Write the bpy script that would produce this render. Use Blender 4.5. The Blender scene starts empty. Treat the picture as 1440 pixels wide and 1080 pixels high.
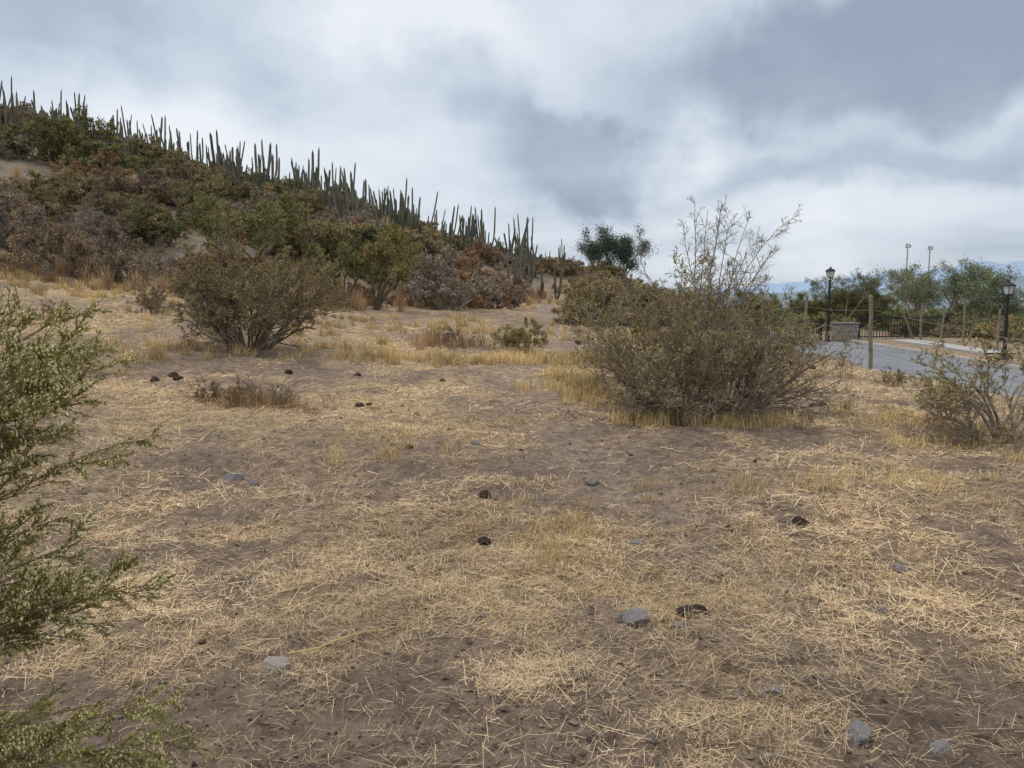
import bpy, bmesh, math
import numpy as np
PI=math.pi
scene=bpy.context.scene
COL=scene.collection

# ------------------------------------------------------------------ helpers
def _h(ix,iy,seed):
    n=(ix.astype(np.int64)*374761393+iy.astype(np.int64)*668265263+seed*1274126177)&0x7fffffff
    n=((n^(n>>13))*1274126177)&0x7fffffff
    n=(n^(n>>16))&0xffffff
    return n/float(0xffffff)
def vn(x,y,seed=0):
    x=np.asarray(x,float);y=np.asarray(y,float)
    ix=np.floor(x);iy=np.floor(y);fx=x-ix;fy=y-iy
    fx=fx*fx*(3-2*fx);fy=fy*fy*(3-2*fy)
    a=_h(ix,iy,seed);b=_h(ix+1,iy,seed);c=_h(ix,iy+1,seed);d=_h(ix+1,iy+1,seed)
    return (a*(1-fx)+b*fx)*(1-fy)+(c*(1-fx)+d*fx)*fy
def fbm(x,y,seed=0,o=4,g=.5):
    s=0;a=1;t=0
    x=np.asarray(x,float);y=np.asarray(y,float)
    for i in range(o):
        s=s+a*vn(x*2**i+i*17.3,y*2**i-i*9.1,seed+i);t+=a;a*=g
    return s/t
def ss(a,b,x):
    t=np.clip((np.asarray(x,float)-a)/(b-a),0,1);return t*t*(3-2*t)
def nrm(v):
    return v/np.maximum(np.linalg.norm(v,axis=-1,keepdims=True),1e-9)

class MB:
    def __init__(s): s.v=[];s.f=[];s.m=[];s.n=0
    def add(s,v,f,mat=0):
        v=np.asarray(v,float).reshape(-1,3);f=np.asarray(f,int)
        if len(f)==0:return
        s.v.append(v);s.f.append(f+s.n)
        s.m.append(np.full(len(f),mat) if np.isscalar(mat) else np.asarray(mat));s.n+=len(v)
    def mesh(s,name,mats,smooth=False):
        V=np.concatenate(s.v);L=np.concatenate([f.ravel() for f in s.f])
        T=np.concatenate([np.full(len(f),f.shape[1]) for f in s.f]);M=np.concatenate(s.m)
        st=np.concatenate([[0],np.cumsum(T)[:-1]])
        me=bpy.data.meshes.new(name)
        me.vertices.add(len(V));me.vertices.foreach_set('co',V.astype(np.float32).ravel())
        me.loops.add(len(L));me.loops.foreach_set('vertex_index',L.astype(np.int32))
        me.polygons.add(len(T));me.polygons.foreach_set('loop_start',st.astype(np.int32))
        for m in mats: me.materials.append(m)
        me.polygons.foreach_set('material_index',M.astype(np.int32))
        me.polygons.foreach_set('use_smooth',np.full(len(T),smooth))
        me.update(calc_edges=True)
        return me
def place(name,me,loc=(0,0,0),rot=(0,0,0),sc=(1,1,1)):
    o=bpy.data.objects.new(name,me);o.location=loc;o.rotation_euler=rot
    o.scale=sc if hasattr(sc,'__len__') else (sc,sc,sc);COL.objects.link(o);return o

def tubes(mb,P,R,sides=3,mat=0,star=None,cap=False):
    P=np.asarray(P,float);R=np.asarray(R,float)
    N,K,_=P.shape
    T=nrm(np.gradient(P,axis=1))
    d0=nrm(P[:,-1]-P[:,0]);ref=np.zeros((N,3));ref[np.arange(N),np.argmin(np.abs(d0),axis=1)]=1
    A=nrm(np.cross(T,ref[:,None,:]));B=np.cross(T,A)
    an=np.arange(sides)*2*PI/sides
    rf=np.ones(sides) if star is None else np.where(np.arange(sides)%2==0,1,star)
    V=P[:,:,None,:]+R[:,:,None,None]*(A[:,:,None,:]*(np.cos(an)*rf)[None,None,:,None]+B[:,:,None,:]*(np.sin(an)*rf)[None,None,:,None])
    idx=np.arange(N*K*sides).reshape(N,K,sides)
    a=idx[:,:-1,:];b=np.roll(idx,-1,axis=2)[:,:-1,:];c=np.roll(idx,-1,axis=2)[:,1:,:];d=idx[:,1:,:]
    mb.add(V,np.stack([a,b,c,d],-1).reshape(-1,4),mat)
def box(mb,c,s,rz=0,mat=0):
    x,y,z=np.array(s)/2
    v=np.array([[-x,-y,-z],[x,-y,-z],[x,y,-z],[-x,y,-z],[-x,-y,z],[x,-y,z],[x,y,z],[-x,y,z]])
    cr,sr=math.cos(rz),math.sin(rz)
    v=v@np.array([[cr,sr,0],[-sr,cr,0],[0,0,1]])+np.array(c)
    mb.add(v,[[0,3,2,1],[4,5,6,7],[0,1,5,4],[1,2,6,5],[2,3,7,6],[3,0,4,7]],mat)
def lathe(mb,prof,sides=12,c=(0,0,0),mat=0,ph=0):
    prof=np.array(prof,float);K=len(prof);an=np.arange(sides)*2*PI/sides+ph
    V=np.stack([prof[:,0,None]*np.cos(an),prof[:,0,None]*np.sin(an),np.repeat(prof[:,1,None],sides,1)],-1)+np.array(c)
    idx=np.arange(K*sides).reshape(K,sides);r=np.roll(idx,-1,1)
    mb.add(V,np.stack([idx[:-1],r[:-1],r[1:],idx[1:]],-1).reshape(-1,4),mat)

# ------------------------------------------------------------------ materials
def new_mat(name):
    m=bpy.data.materials.new(name);m.use_nodes=True;nt=m.node_tree
    b=nt.nodes['Principled BSDF'];return m,nt,b
def ramp(nt,stops,interp='LINEAR'):
    r=nt.nodes.new('ShaderNodeValToRGB');r.color_ramp.interpolation=interp
    e=r.color_ramp.elements
    while len(e)<len(stops): e.new(.5)
    for i,(p,c) in enumerate(stops): e[i].position=p;e[i].color=(*c,1)
    return r
def island_mat(name,cols,noise=3.0,f=1.0):
    m=bpy.data.materials.new(name);m.use_nodes=True;nt=m.node_tree
    nt.nodes.remove(nt.nodes['Principled BSDF']);b=nt.nodes.new('ShaderNodeBsdfDiffuse')
    nt.links.new(b.outputs[0],nt.nodes['Material Output'].inputs[0])
    g=nt.nodes.new('ShaderNodeNewGeometry')
    st=[(i/max(1,len(cols)-1),tuple(min(.85,q*f) for q in c)) for i,c in enumerate(cols)]
    r=ramp(nt,st);nt.links.new(g.outputs['Random Per Island'],r.inputs[0])
    tc=nt.nodes.new('ShaderNodeTexCoord');n=nt.nodes.new('ShaderNodeTexNoise');n.inputs['Scale'].default_value=noise;n.inputs['Detail'].default_value=1
    nt.links.new(tc.outputs['Object'],n.inputs['Vector'])
    mr=nt.nodes.new('ShaderNodeMapRange');mr.inputs['From Min'].default_value=.3;mr.inputs['From Max'].default_value=.7;mr.inputs['To Min'].default_value=.65;mr.inputs['To Max'].default_value=1.3
    nt.links.new(n.outputs['Fac'],mr.inputs['Value'])
    oi=nt.nodes.new('ShaderNodeObjectInfo');mr2=nt.nodes.new('ShaderNodeMapRange');mr2.inputs['To Min'].default_value=.8;mr2.inputs['To Max'].default_value=1.22
    nt.links.new(oi.outputs['Random'],mr2.inputs['Value'])
    mu=nt.nodes.new('ShaderNodeMath');mu.operation='MULTIPLY';nt.links.new(mr.outputs[0],mu.inputs[0]);nt.links.new(mr2.outputs[0],mu.inputs[1])
    vm=nt.nodes.new('ShaderNodeVectorMath');vm.operation='SCALE'
    nt.links.new(r.outputs[0],vm.inputs[0]);nt.links.new(mu.outputs[0],vm.inputs['Scale'])
    nt.links.new(vm.outputs[0],b.inputs['Color'])
    return m
def noise_mat(name,c1,c2,scale=8,rough=.9,bump=.3,detail=8,c3=None):
    m,nt,b=new_mat(name)
    tc=nt.nodes.new('ShaderNodeTexCoord');n=nt.nodes.new('ShaderNodeTexNoise');n.inputs['Scale'].default_value=scale;n.inputs['Detail'].default_value=detail;n.inputs['Roughness'].default_value=.65
    nt.links.new(tc.outputs['Object'],n.inputs['Vector'])
    st=[(.32,c1),(.68,c2)]
    if c3: st=[(.3,c1),(.5,c2),(.7,c3)]
    r=ramp(nt,st);nt.links.new(n.outputs['Fac'],r.inputs[0]);nt.links.new(r.outputs[0],b.inputs['Base Color'])
    bp=nt.nodes.new('ShaderNodeBump');bp.inputs['Strength'].default_value=bump;bp.inputs['Distance'].default_value=.02
    nt.links.new(n.outputs['Fac'],bp.inputs['Height']);nt.links.new(bp.outputs[0],b.inputs['Normal'])
    b.inputs['Roughness'].default_value=rough;b.inputs['Specular IOR Level'].default_value=.25
    return m

M_bark=island_mat('bark_grey_brown',[(.18,.14,.105),(.28,.225,.17),(.22,.175,.13)],noise=5)
M_barkdk=island_mat('bark_dark',[(.11,.085,.063),(.18,.145,.11),(.14,.11,.085)],noise=5)
M_twig=island_mat('dry_twigs',[(.19,.13,.085),(.31,.23,.15),(.15,.105,.07)],noise=4)
M_olive=island_mat('leaf_olive',[(.22,.19,.07),(.34,.285,.115),(.26,.22,.09),(.46,.37,.17)],noise=3)
M_oliveb=island_mat('leaf_olive_brown',[(.28,.215,.11),(.37,.29,.15),(.28,.245,.11),(.33,.25,.135)],noise=2)
M_green=island_mat('leaf_green',[(.18,.185,.075),(.27,.265,.11),(.21,.21,.085)],noise=1.5)
M_dkgreen=island_mat('leaf_dark_green',[(.075,.10,.075),(.125,.155,.105),(.09,.12,.085)],noise=1.5)
M_haze=island_mat('leaf_grey_green',[(.16,.19,.10),(.24,.26,.15),(.19,.215,.12)],noise=1)
M_brown=island_mat('leaf_brown',[(.27,.20,.13),(.37,.275,.18),(.30,.22,.145)],noise=1.2)
M_rust=island_mat('leaf_rust',[(.36,.215,.115),(.45,.28,.15),(.32,.20,.115)],noise=1.2)
M_grey=island_mat('leaf_grey_brown',[(.27,.22,.17),(.36,.30,.235),(.24,.195,.15)],noise=1.2)
M_fgleaf=island_mat('leaf_needle',[(.23,.215,.055),(.38,.345,.09),(.28,.26,.07),(.52,.45,.15)],noise=8)
M_bud=island_mat('seed_bud',[(.66,.56,.27),(.80,.71,.42),(.56,.48,.22)],noise=12)
M_straw=island_mat('dry_straw',[(.33,.215,.135),(.58,.42,.24),(.78,.60,.36),(.43,.29,.175),(.66,.49,.28)],noise=.6)
M_grass=island_mat('dry_grass_yellow',[(.56,.40,.18),(.74,.56,.28),(.66,.48,.22),(.48,.33,.17)],noise=.8)
M_weed=island_mat('dry_weed_rust',[(.40,.25,.145),(.50,.33,.18),(.34,.22,.13)],noise=.8)
M_cactus=island_mat('cactus_skin',[(.13,.13,.10),(.18,.17,.125),(.155,.14,.11),(.21,.17,.13)],noise=1.2)
M_rock=noise_mat('rock_grey',(.13,.115,.105),(.27,.24,.22),scale=14,bump=.6)
M_rockp=noise_mat('rock_pale',(.24,.20,.17),(.36,.30,.26),scale=14,bump=.5)
M_dung=noise_mat('dry_dung',(.035,.024,.017),(.11,.075,.05),scale=40,bump=1)
M_wood=noise_mat('weathered_wood',(.13,.11,.075),(.29,.25,.18),scale=18,bump=.6)
M_iron=noise_mat('black_iron',(.012,.012,.014),(.03,.03,.032),scale=20,rough=.5,bump=.05)
M_wire=noise_mat('wire',(.10,.09,.08),(.2,.18,.16),scale=20,rough=.5,bump=.05)
M_glass=noise_mat('lantern_glass',(.45,.45,.42),(.62,.62,.58),scale=5,rough=.3,bump=.02)
M_conc=noise_mat('concrete',(.30,.28,.26),(.48,.45,.41),scale=6,bump=.3)
M_stone=noise_mat('pillar_stone',(.15,.13,.12),(.32,.29,.26),scale=7,bump=.5)

# ------------------------------------------------------------------ terrain
def zroad(Y): return np.interp(Y,[-60,0,16,27,38,60,90,200],[-1.6,-1.1,-1.0,-.85,-.45,-.6,-3,-12])
def XL(Y): return np.interp(Y,[-60,0,33,38,60],[10.5,10.5,10.6,11.4,10.6])
def XR(Y): return np.interp(Y,[-60,0,27,38,60],[18,18,17.5,16.0,15])
def foot(X): return np.interp(X,[-60,-40,-14,-5,0,5,12],[12,18,25,29,40,46,50])
def H(X,Y,micro=True):
    X=np.asarray(X,float);Y=np.asarray(Y,float)
    lat=ss(8,22,Y)
    f=.04*np.clip(Y-5,0,55)-.065*np.clip(X,-60,40)*ss(3,22,Y)+.03*np.clip(-X-3,0,14)*lat
    R=np.interp(X,[-200,-80,-39,-29,-17.9,-12,-6.5,-1,3.2,8.7,14],[30,22.5,15.6,12.4,9.7,7.9,6.3,4.5,3.4,2.5,1.6])
    f60=.04*55-.065*np.clip(X,-60,40)+.03*np.clip(-X-3,0,14)
    ft=foot(X);t=np.clip((Y-ft)/(60-ft),0,1)
    z=f+(R-f60)*np.sin(t*PI/2)**1.25
    z=z+(fbm(X*.12,Y*.12,5,3)-.5)*1.6*ss(0,8,Y-ft)
    z=z-.10*np.clip(Y-62,0,150)
    w=ss(8.0,XL(Y)-.1,X)*(1-ss(70,110,Y))
    xr=XR(Y)
    tgt=zroad(Y)-.06+ss(xr+.06,xr+.3,X)*.15
    z=z*(1-w)+tgt*w
    q=np.maximum(ss(21,75,X),ss(62,150,Y))
    z=z*(1-q)+(-15)*q
    r=np.hypot(X,Y)
    onroad=((X>XL(Y)-.4)&(X<xr+.5)).astype(float)*(1-ss(70,110,Y))
    if micro:
        m=(fbm(X*.5,Y*.5,11,3)-.5)*.26+(fbm(X*3,Y*3,12,3)-.5)*.085+(fbm(X*14,Y*14,15,2)-.5)*.028*(1-ss(8,20,r))
        z=z+m*(1-onroad)*(1-ss(200,400,r))
    return z
PATCH=[(-1.7,5.6,1.0,.9,.38),(.7,4.0,1.1,.5,.36),(1.9,4.8,1.3,.7,.22),(2.6,3.4,1.0,.6,.42),(0.1,5.2,.6,.5,.28),(.9,6.2,.9,.8,-.40),(-1.2,2.9,1.2,.6,-.7),(-1.6,3.8,.8,.4,-.3),
       (-.2,2.7,.9,.4,-.30),(1.4,2.8,.5,.4,.05),(-1.4,8.2,2,1,.10),(1.0,11.5,.8,1.3,.45),(4.6,9.2,1.2,1.4,.45),(-.4,14.8,3.6,.8,.6),(-2.8,12.8,2.0,1,-.25),(1.7,8.0,.7,1.6,-.35),(-3.2,10.5,2,1.0,.12),(-.5,10.5,1.2,1.4,-.15),
       (3.4,6.6,1.0,.8,.3),(2.9,8.6,1.0,.7,-.3),(-4.5,14,2.2,1.1,-.45),(2.6,14,.8,1.5,.4),(-.3,6.9,1.2,.6,-.2),(5.2,12,1.5,1.5,-.2),(-3.5,7.5,1.2,1,-.1)]
def trail(X,Y):
    xc=np.interp(Y,[3,5,7,9,11,13,16,20,28,45],[1.5,1.2,.8,.55,.2,.0,.6,1.4,1.5,1.9])
    return np.exp(-((X-xc)/(.30+.022*Y))**2)*ss(2.5,5,Y)*(1-ss(44,52,Y))
def straw_mask(X,Y):
    s=.40+(fbm(X*.55,Y*.55,31,4)-.5)*1.8+(fbm(X*2.6,Y*2.6,37,3)-.5)*1.7
    for (a,b,sx,sy,w) in PATCH: s=s+w*np.exp(-((X-a)/sx)**2-((Y-b)/sy)**2)
    s=s+.10*ss(6,12,np.hypot(X,Y))
    return np.clip(s-.42*trail(X,Y),0,1)
def mix(a,b,t): return a*(1-t[...,None])+b*t[...,None]
def gcol(X,Y):
    s=straw_mask(X,Y);r=np.hypot(X,Y)
    dirt=mix(np.array([.185,.130,.095]),np.array([.285,.205,.148]),fbm(X*1.3,Y*1.3,41,3))
    st=mix(np.array([.39,.27,.165]),np.array([.54,.39,.225]),fbm(X*.4,Y*.4,43,3))
    far=ss(4,11,r)
    c=mix(dirt,st,np.clip(s*(.42+.55*far)+.08*far,0,1))
    c=mix(c,np.array([.34,.255,.19]),trail(X,Y)*.45)
    hill=mix(np.array([.25,.195,.145]),np.array([.33,.24,.155]),ss(.35,.65,fbm(X*.15,Y*.15,47,3)))
    hill=mix(hill,np.array([.22,.19,.115]),ss(.55,.7,fbm(X*.3,Y*.3,49,3))*.6)
    c=mix(c,hill,ss(-1,4,Y-foot(X))*.9)
    side=mix(np.array([.27,.19,.125]),np.array([.34,.25,.17]),fbm(X,Y,51,3))
    c=mix(c,side,ss(17,18.2,X)*(1-ss(60,80,Y)))
    val=mix(np.array([.09,.13,.045]),np.array([.17,.18,.08]),ss(.35,.6,fbm(X*.012,Y*.012,53,3)))
    c=mix(c,val,np.maximum(ss(23,32,X),ss(66,100,Y)))
    c=mix(c,np.array([.20,.25,.27]),ss(350,2200,r)*.9)  # aerial haze painted into the far ground colour, blue-grey with distance
    return c
def build_ground():
    thf=np.radians(np.linspace(-50,50,640));thc=np.radians(np.linspace(50,310,130)[1:-1])
    th=np.concatenate([thf,thc])
    r=np.concatenate([np.geomspace(.02,1.4,18)[:-1],np.geomspace(1.4,90,540)[:-1],np.geomspace(90,9000,60)])
    Rg,T=np.meshgrid(r,th,indexing='ij')
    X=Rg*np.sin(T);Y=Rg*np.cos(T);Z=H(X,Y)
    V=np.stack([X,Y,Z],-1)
    nr,nt=Rg.shape;idx=np.arange(nr*nt).reshape(nr,nt);rl=np.roll(idx,-1,1)
    F=np.stack([idx[:-1],idx[1:],rl[1:],rl[:-1]],-1).reshape(-1,4)
    m,ntr,b=new_mat('ground_dirt_and_straw')
    at=ntr.nodes.new('ShaderNodeAttribute');at.attribute_name='gcol'
    tc=ntr.nodes.new('ShaderNodeTexCoord')
    n1=ntr.nodes.new('ShaderNodeTexNoise');n1.inputs['Scale'].default_value=8;n1.inputs['Detail'].default_value=9;n1.inputs['Roughness'].default_value=.8
    ntr.links.new(tc.outputs['Object'],n1.inputs['Vector'])
    mr=ntr.nodes.new('ShaderNodeMapRange');mr.inputs['From Min'].default_value=.3;mr.inputs['From Max'].default_value=.7;mr.inputs['To Min'].default_value=.3;mr.inputs['To Max'].default_value=1.7
    ntr.links.new(n1.outputs['Fac'],mr.inputs['Value'])
    vm=ntr.nodes.new('ShaderNodeVectorMath');vm.operation='SCALE';ntr.links.new(at.outputs['Color'],vm.inputs[0]);ntr.links.new(mr.outputs[0],vm.inputs['Scale'])
    ntr.links.new(vm.outputs[0],b.inputs['Base Color'])
    bp=ntr.nodes.new('ShaderNodeBump');bp.inputs['Strength'].default_value=.8;bp.inputs['Distance'].default_value=.03
    ntr.links.new(mr.outputs[0],bp.inputs['Height']);ntr.links.new(bp.outputs[0],b.inputs['Normal'])
    b.inputs['Roughness'].default_value=.95;b.inputs['Specular IOR Level'].default_value=.1
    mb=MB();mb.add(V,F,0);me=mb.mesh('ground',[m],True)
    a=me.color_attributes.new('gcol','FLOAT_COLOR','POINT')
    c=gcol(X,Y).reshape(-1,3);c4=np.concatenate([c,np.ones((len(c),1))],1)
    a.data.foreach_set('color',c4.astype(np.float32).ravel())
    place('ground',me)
build_ground()

# ------------------------------------------------------------------ road, kerb
def strip(name,xa,xb,ya,yb,dz,mat,n=120,thick=0):
    y=np.linspace(ya,yb,n);a=np.stack([xa(y),y,zroad(y)+dz],-1);b=np.stack([xb(y),y,zroad(y)+dz],-1)
    mb=MB();cols=[a,b]
    if thick:
        cols=[a-[0,0,thick],a,b,b-[0,0,thick]]
    k=len(cols);V=np.stack(cols,1);idx=np.arange(n*k).reshape(n,k)
    F=np.stack([idx[:-1,:-1],idx[:-1,1:],idx[1:,1:],idx[1:,:-1]],-1).reshape(-1,4)
    mb.add(V,F,0);place(name,mb.mesh(name,[mat],False))
def road_mat():
    m,nt,b=new_mat('asphalt_worn')
    tc=nt.nodes.new('ShaderNodeTexCoord')
    n=nt.nodes.new('ShaderNodeTexNoise');n.inputs['Scale'].default_value=.5;n.inputs['Detail'].default_value=10;n.inputs['Roughness'].default_value=.7
    nt.links.new(tc.outputs['Object'],n.inputs['Vector'])
    r=ramp(nt,[(.3,(.14,.14,.143)),(.7,(.23,.23,.235))]);nt.links.new(n.outputs['Fac'],r.inputs[0])
    v=nt.nodes.new('ShaderNodeTexVoronoi');v.feature='DISTANCE_TO_EDGE';v.inputs['Scale'].default_value=.45
    n2=nt.nodes.new('ShaderNodeTexNoise');n2.inputs['Scale'].default_value=2;nt.links.new(tc.outputs['Object'],n2.inputs['Vector'])
    mx=nt.nodes.new('ShaderNodeMix');mx.data_type='VECTOR';mx.inputs[0].default_value=.25
    nt.links.new(tc.outputs['Object'],mx.inputs[4]);nt.links.new(n2.outputs['Color'],mx.inputs[5]);nt.links.new(mx.outputs[1],v.inputs['Vector'])
    mr=nt.nodes.new('ShaderNodeMapRange');mr.inputs['From Max'].default_value=.02;mr.inputs['To Min'].default_value=.5;mr.inputs['To Max'].default_value=1
    nt.links.new(v.outputs['Distance'],mr.inputs['Value'])
    vm=nt.nodes.new('ShaderNodeVectorMath');vm.operation='SCALE';nt.links.new(r.outputs[0],vm.inputs[0]);nt.links.new(mr.outputs[0],vm.inputs['Scale'])
    nt.links.new(vm.outputs[0],b.inputs['Base Color']);b.inputs['Roughness'].default_value=.8
    return m
M_road=road_mat()
strip('road',XL,XR,-50,68,0,M_road)
strip('kerb',lambda y:XR(y)+.003,lambda y:XR(y)+.16,-50,37.4,.12,M_conc,thick=.3)
strip('sidewalk_slab',lambda y:XR(y)+1.7+0*y,lambda y:XR(y)+2.9+0*y,31,37.0,.17,M_conc,n=20,thick=.3)

# ------------------------------------------------------------------ plant growth
def walk(rng,P0,D0,L,K,jit,up):
    P=[P0];d=D0
    for k in range(K-1):
        P.append(P[-1]+d*(L/(K-1))[:,None])
        d=nrm(d+rng.normal(0,jit,d.shape)+np.array([0,0,up]))
    return np.stack(P,1)
def spawn(rng,P,R,L,m,lf,ang,tmin,K,jit,up,rf=.6):
    N,KK,_=P.shape;n=N*m;pi=np.repeat(np.arange(N),m)
    t=rng.uniform(tmin,1,n);f=t*(KK-1);i=np.minimum(f.astype(int),KK-2);u=(f-i)[:,None]
    A=P[pi,i];B=P[pi,i+1];pos=A*(1-u)+B*u;pd=nrm(B-A)
    q=nrm(np.cross(pd,rng.normal(size=(n,3))))
    a=np.radians(ang)*rng.uniform(.5,1.3,n)[:,None]
    D=nrm(pd*np.cos(a)+q*np.sin(a)+np.array([0,0,up*.5]))
    Ln=L[pi]*lf*(1.15-.55*t)*rng.uniform(.6,1.25,n)
    r=(R[pi,i]*(1-u[:,0])+R[pi,i+1]*u[:,0])*rf
    Pn=walk(rng,pos,D,Ln,K,jit,up)
    Rn=r[:,None]*np.linspace(1,.35,K)[None,:]
    return Pn,Rn,Ln
def leaves(mb,rng,pos,D,ln,wd,mat=1):
    n=len(pos)
    if n==0:return
    b=nrm(np.cross(D,rng.normal(size=(n,3))))
    l=(ln*rng.uniform(.6,1.3,n))[:,None];w=(wd*rng.uniform(.7,1.3,n))[:,None]
    V=np.stack([pos,pos+D*l*.5+b*w*.5,pos+D*l,pos+D*l*.5-b*w*.5],1)
    mb.add(V,np.arange(n*4).reshape(n,4),mat)
def along(rng,P,k,t0=.15):
    N,KK,_=P.shape;pi=np.repeat(np.arange(N),k);n=len(pi)
    f=rng.uniform(t0,1,n)*(KK-1);i=np.minimum(f.astype(int),KK-2);u=(f-i)[:,None]
    A=P[pi,i];B=P[pi,i+1];return A*(1-u)+B*u,nrm(B-A)
def grow(mb,rng,P,R,L,levels,leaf=None,sides=(5,4,3,3),rmin=.0,leafprob=None,woodmat=0,leafmat=1,scat=0):
    lev=[(P,R,L)]
    tubes(mb,P,np.maximum(R,rmin),sides[0],woodmat)
    for li,(m,lf,ang,tmin,jit,up) in enumerate(levels):
        P,R,L=spawn(rng,P,R,L,m,lf,ang,tmin,4,jit,up)
        tubes(mb,P,np.maximum(R,rmin),sides[min(li+1,3)],woodmat);lev.append((P,R,L))
    if leaf:
        k,ln,wd,frac=leaf
        keep=rng.random(len(P))<frac
        pos,D=along(rng,P[keep],k)
        if leafprob is not None:
            kk=rng.random(len(pos))<leafprob(pos);pos=pos[kk];D=D[kk]
        D=nrm(D*.7+rng.normal(0,.6,D.shape))
        if scat: pos=pos+rng.normal(0,scat,pos.shape)
        leaves(mb,rng,pos,D,ln,wd,leafmat(pos,rng) if callable(leafmat) else leafmat)
    return lev
def stems(rng,n,L0,tilt,spread,K,jit,up,r0,asp=(1,1)):
    az=rng.uniform(0,2*PI,n);tl=np.radians(rng.uniform(tilt[0],tilt[1],n))
    D=np.stack([np.sin(tl)*np.cos(az)*asp[0],np.sin(tl)*np.sin(az)*asp[1],np.cos(tl)],-1);D=nrm(D)
    rr=spread*np.sqrt(rng.random(n));P0=np.stack([rr*np.cos(az),rr*np.sin(az),np.full(n,-.05)],-1)
    L=L0*rng.uniform(.6,1.12,n)
    P=walk(rng,P0,D,L,K,jit,up);R=r0*rng.uniform(.6,1.2,n)[:,None]*np.linspace(1,.35,K)[None,:]
    return P,R,L
def bez(rng,p0,p2,lift,K=8,jit=.0):
    p0=np.array(p0,float);p2=np.array(p2,float);p1=(p0+p2)/2+np.array(lift)
    t=np.linspace(0,1,K)[:,None];return (1-t)**2*p0+2*t*(1-t)*p1+t*t*p2

def shrub_mesh(name,seed,L0,n=16,tilt=(5,75),lv=None,leaf=(10,.06,.03,.9),wood=M_bark,lm=M_brown,rmin=.006,r0=.03,spread=.25,up=.06,lp=None,asp=(1,1)):
    rng=np.random.default_rng(seed);mb=MB()
    P,R,L=stems(rng,n,L0,tilt,spread,6,.16,up,r0,asp)
    grow(mb,rng,P,R,L,lv or [(5,.5,42,.25,.2,.05),(5,.5,45,.2,.2,.04),(3,.55,45,.1,.2,.03)],leaf,rmin=rmin,leafprob=lp,scat=leaf[1]*.5)
    return mb.mesh(name,[wood,lm])

HS={}
for i,(k,lm,wd,frac) in enumerate([('brown',M_brown,M_bark,.85),('rust',M_rust,M_bark,.85),('grey',M_grey,M_bark,.6),('olive',M_oliveb,M_bark,.95),('green',M_green,M_barkdk,1)]):
    HS[k]=[shrub_mesh('shrub_%s_mesh'%k,100+i*10+j,1.15,n=15,leaf=(13,.055,.03,frac),wood=wd,lm=lm,rmin=.007) for j in range(2)]
def put_on(name,me,x,y,sc=1,rz=0,dz=0,tilt=(0,0)):
    return place(name,me,(x,y,float(H(x,y))+dz),(tilt[0],tilt[1],rz),sc)

rng=np.random.default_rng(5)
cnt=0
tries=0
while cnt<540 and tries<7000:
    tries+=1
    x=rng.uniform(-52,9);y=rng.uniform(20,65)
    fo=float(foot(x))
    if y<fo+rng.uniform(-1.5,2.5)-(3.5 if (x<-6 and rng.random()<.10) else 0):continue
    if abs(x/y)>.78:continue
    if x>-1 and y<50 and 1.0<x<4.5:continue
    bare=fbm(np.array(x*.13),np.array(y*.13),91,2)
    if bare>.66 and y<52:continue
    c=float(fbm(np.array(x*.11),np.array(y*.14),77,3));u=rng.random()
    if c<.42: k='rust' if u<.18 else ('brown' if u<.5 else ('grey' if u<.75 else 'olive'))
    elif c<.52: k='brown' if u<.25 else ('grey' if u<.45 else ('olive' if u<.93 else 'rust'))
    else: k='olive' if u<.45 else ('green' if u<.85 else 'brown')
    s=rng.uniform(.5,1.3)*(.75 if y>54 else 1)*(.6 if y<fo else 1)
    nm={'brown':'dry_shrub','rust':'rust_shrub','grey':'bare_shrub','olive':'olive_shrub','green':'green_shrub'}[k]
    put_on(nm,HS[k][rng.integers(2)],x,y,(s*rng.uniform(.9,1.5),s*rng.uniform(.9,1.4),s),rng.uniform(0,6.28));cnt+=1
for k,nm,x,y,sx,sz in [('grey','bare_shrub',-17,26.5,1.7,1.6),('brown','dry_shrub',-14.8,26,1.4,1.4),('grey','bare_shrub',-13,27,1.3,1.2),
    ('green','green_shrub',-24,43,2.4,1.9),('green','green_shrub',-21.5,42,1.8,1.5),('green','green_shrub',-11,36,1.9,1.6),('olive','olive_shrub',-9.2,34,1.6,1.4),
    ('grey','bare_shrub',-2.4,30,1.7,1.8),('brown','dry_shrub',-3.4,31.5,1.2,1.6),('rust','rust_shrub',-1.2,33,1.3,1.4),('grey','bare_shrub',-.8,34,1.2,1.2),
    ('olive','olive_shrub',2.6,26.5,1.25,1.35),('brown','dry_shrub',3.3,27.5,1.1,1.25),('olive','olive_shrub',4.2,29,1.2,1.3),
    ('brown','dry_shrub',5.6,27,1.1,1.2),('olive','olive_shrub',6.2,30,1.2,1.2),('brown','dry_shrub',7.0,33,1.1,1.1),('brown','dry_shrub',-9.5,28,.9,.7),('rust','rust_shrub',-11.6,29,1.1,.9),('rust','rust_shrub',-10.6,30,1.2,1.0)]:
    put_on(nm,HS[k][rng.integers(2)],x,y,(sx,sx,sz),rng.uniform(0,6.28))

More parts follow.
